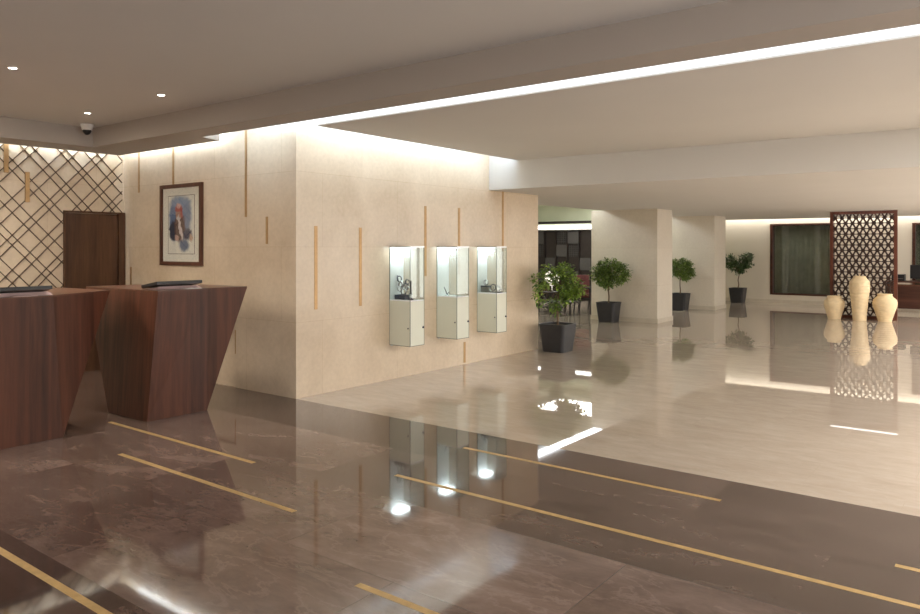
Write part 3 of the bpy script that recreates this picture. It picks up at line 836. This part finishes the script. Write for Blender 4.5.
b = B(); box(b, -.14, .14, -.14, .14, 0, .16); bevelled(b, .012); obj('printer_body', b, M['black'], t)
b = B(); box(b, -.11, .11, -.17, -.10, .05, .062); obj('paper_tray', b, M['panel_grey'], t)

# ------------------------------------------------------------------ side lounge
t = empty('panelled_shelf_wall', (-10.5, 20.3, 0), 'dark panelled wall with latticed and grey squares in the side lounge', 'wall panelling')
b = B(); box(b, -2.6, 2.5, .10, .22, 0, 2.15); obj('backing', b, M['darkwood'], t)
cw = .40
for i in range(12):
    for j in range(5):
        x0 = -2.5 + i*.415; z0_ = .10 + j*.41
        x1, z1_ = x0+.375, z0_+.37
        if (i*2+j) % 3 == 0:
            b = B(); box(b, x0, x1, .05, .10, z0_, z1_); obj('fabric_square', b, M['panel_dim'], t)
        elif (i+j) % 3 == 1:
            b = B()
            for k in range(1, 6):
                xx = x0 + (x1-x0)*k/6; box(b, xx-.007, xx+.007, .06, .075, z0_, z1_)
                zz = z0_ + (z1_-z0_)*k/6; box(b, x0, x1, .075, .09, zz-.007, zz+.007)
            obj('lattice_square', b, M['panel_dim'], t)
b = B()
for i in range(13):
    x = -2.52 + i*.415; box(b, x-.012, x+.012, .03, .10, 0, 2.15)
obj('mullions', b, M['darkwood'], t)
t2 = obj('light_shelf', box(B(), -13.1, -8.0, 20.24, 20.54, 2.16, 2.19), M['white']); tag(t2, 'white ledge above the dark panelled wall in the side lounge', 'ledge')
t2 = obj('light_shelf', box(B(), -13.1, -8.0, 20.36, 20.54, 2.36, 2.44), M['darkwood']); tag(t2, 'dark brown rail under the pale green band in the side lounge', 'rail')

def armchair(x, y, rz, label):
    t = empty('armchair', (x, y, 0), label, 'armchair', 'armchairs in the side lounge', rz)
    for sx in (-1, 1):
        b = B(); tube(b, [(sx*.26,-.26,0), (sx*.27,-.25,.30), (sx*.27,-.25,.62)], [.016,.022,.022], 8); obj('leg', b, M['darkwood'], t)
        b = B(); tube(b, [(sx*.25,.30,0), (sx*.26,.25,.40), (sx*.26,.32,.90)], [.016,.022,.018], 8); obj('leg', b, M['darkwood'], t)
        b = B(); box(b, sx*.27-.03, sx*.27+.03, -.29, .28, .60, .635); bevelled(b, .01); obj('armrest', b, M['darkwood'], t)
    b = B(); box(b, -.27, .27, -.27, .26, .30, .38); obj('seat_frame', b, M['darkwood'], t)
    b = B(); box(b, -.255, .255, -.27, .24, .38, .48); bevelled(b, .03, 3); obj('seat_cushion', b, M['red_cloth'], t, True)
    b = B(); box(b, -.24, .24, .22, .30, .46, .93); bevelled(b, .03, 3); obj('backrest', b, M['red_cloth'], t, True)
armchair(-8.55, 16.45, R(75), 'dark wooden armchair with dusty red upholstery beside the first column')
armchair(-8.75, 17.9, R(200), 'red upholstered armchair deeper in the side lounge')
t = empty('side_table', (-9.45, 16.15, 0), 'low dark side table under a white globe lamp, behind nearest tree', 'table')
b = B(); box(b, -.27, .27, -.27, .27, .46, .50); obj('table_top', b, M['darkwood'], t)
b = B(); box(b, -.25, .25, -.25, .25, .10, .13); obj('lower_shelf', b, M['darkwood'], t)
for sx in (-1, 1):
    for sy in (-1, 1):
        b = B(); box(b, sx*.24-.02, sx*.24+.02, sy*.24-.02, sy*.24+.02, 0, .46); obj('leg', b, M['darkwood'], t)
t = empty('globe_lamp', (-9.45, 16.15, .50), 'white globe table lamp seen through the nearest tree', 'lamp')
b = B(); lathe(b, [(.08,0), (.08,.012), (.015,.02), (.015,.17)], 20); obj('lamp_base', b, M['steel'], t, True)
b = B(); bmesh.ops.create_uvsphere(b, u_segments=28, v_segments=18, radius=.19); bmesh.ops.translate(b, verts=b.verts, vec=(0,0,.34)); obj('lamp_shade', b, M['globe'], t, True)
t = empty('coffee_table', (-8.75, 15.55, 0), 'low black framed coffee table between nearest tree and the column', 'table')
b = B(); box(b, -.3, .3, -.25, .25, .30, .33); obj('table_top', b, M['darkwood'], t)
for sx in (-1, 1):
    for sy in (-1, 1):
        b = B(); box(b, sx*.27-.015, sx*.27+.015, sy*.22-.015, sy*.22+.015, 0, .30); obj('leg', b, M['darkwood'], t)

# ------------------------------------------------------------------ world, camera
w = bpy.data.worlds.new('world'); S.world = w; w.use_nodes = True
w.node_tree.nodes['Background'].inputs[0].default_value = (.9,.85,.78,1)
w.node_tree.nodes['Background'].inputs[1].default_value = .05

cam = bpy.data.cameras.new('camera'); co = bpy.data.objects.new('camera', cam); link(co)
th = math.atan(565/738)
co.location = (0, 0, 1.6); co.rotation_euler = (PI/2, 0, th)
cam.sensor_width = 36; cam.sensor_fit = 'HORIZONTAL'
cam.lens = 738/920*36
cam.shift_y = -(307-248)/920
cam.clip_start = .05; cam.clip_end = 100
S.camera = co
vs = S.view_settings
S.display_settings.display_device = 'sRGB'
vs.view_transform = 'Standard'; vs.look = 'None'; vs.gamma = 1; vs.use_curve_mapping = False
vs.exposure = 0.34
cy = S.cycles
cy.use_denoising = True; cy.max_bounces = 8; cy.diffuse_bounces = 5; cy.glossy_bounces = 4; cy.transparent_max_bounces = 12
cy.sample_clamp_indirect = 6; cy.caustics_reflective = False; cy.caustics_refractive = False
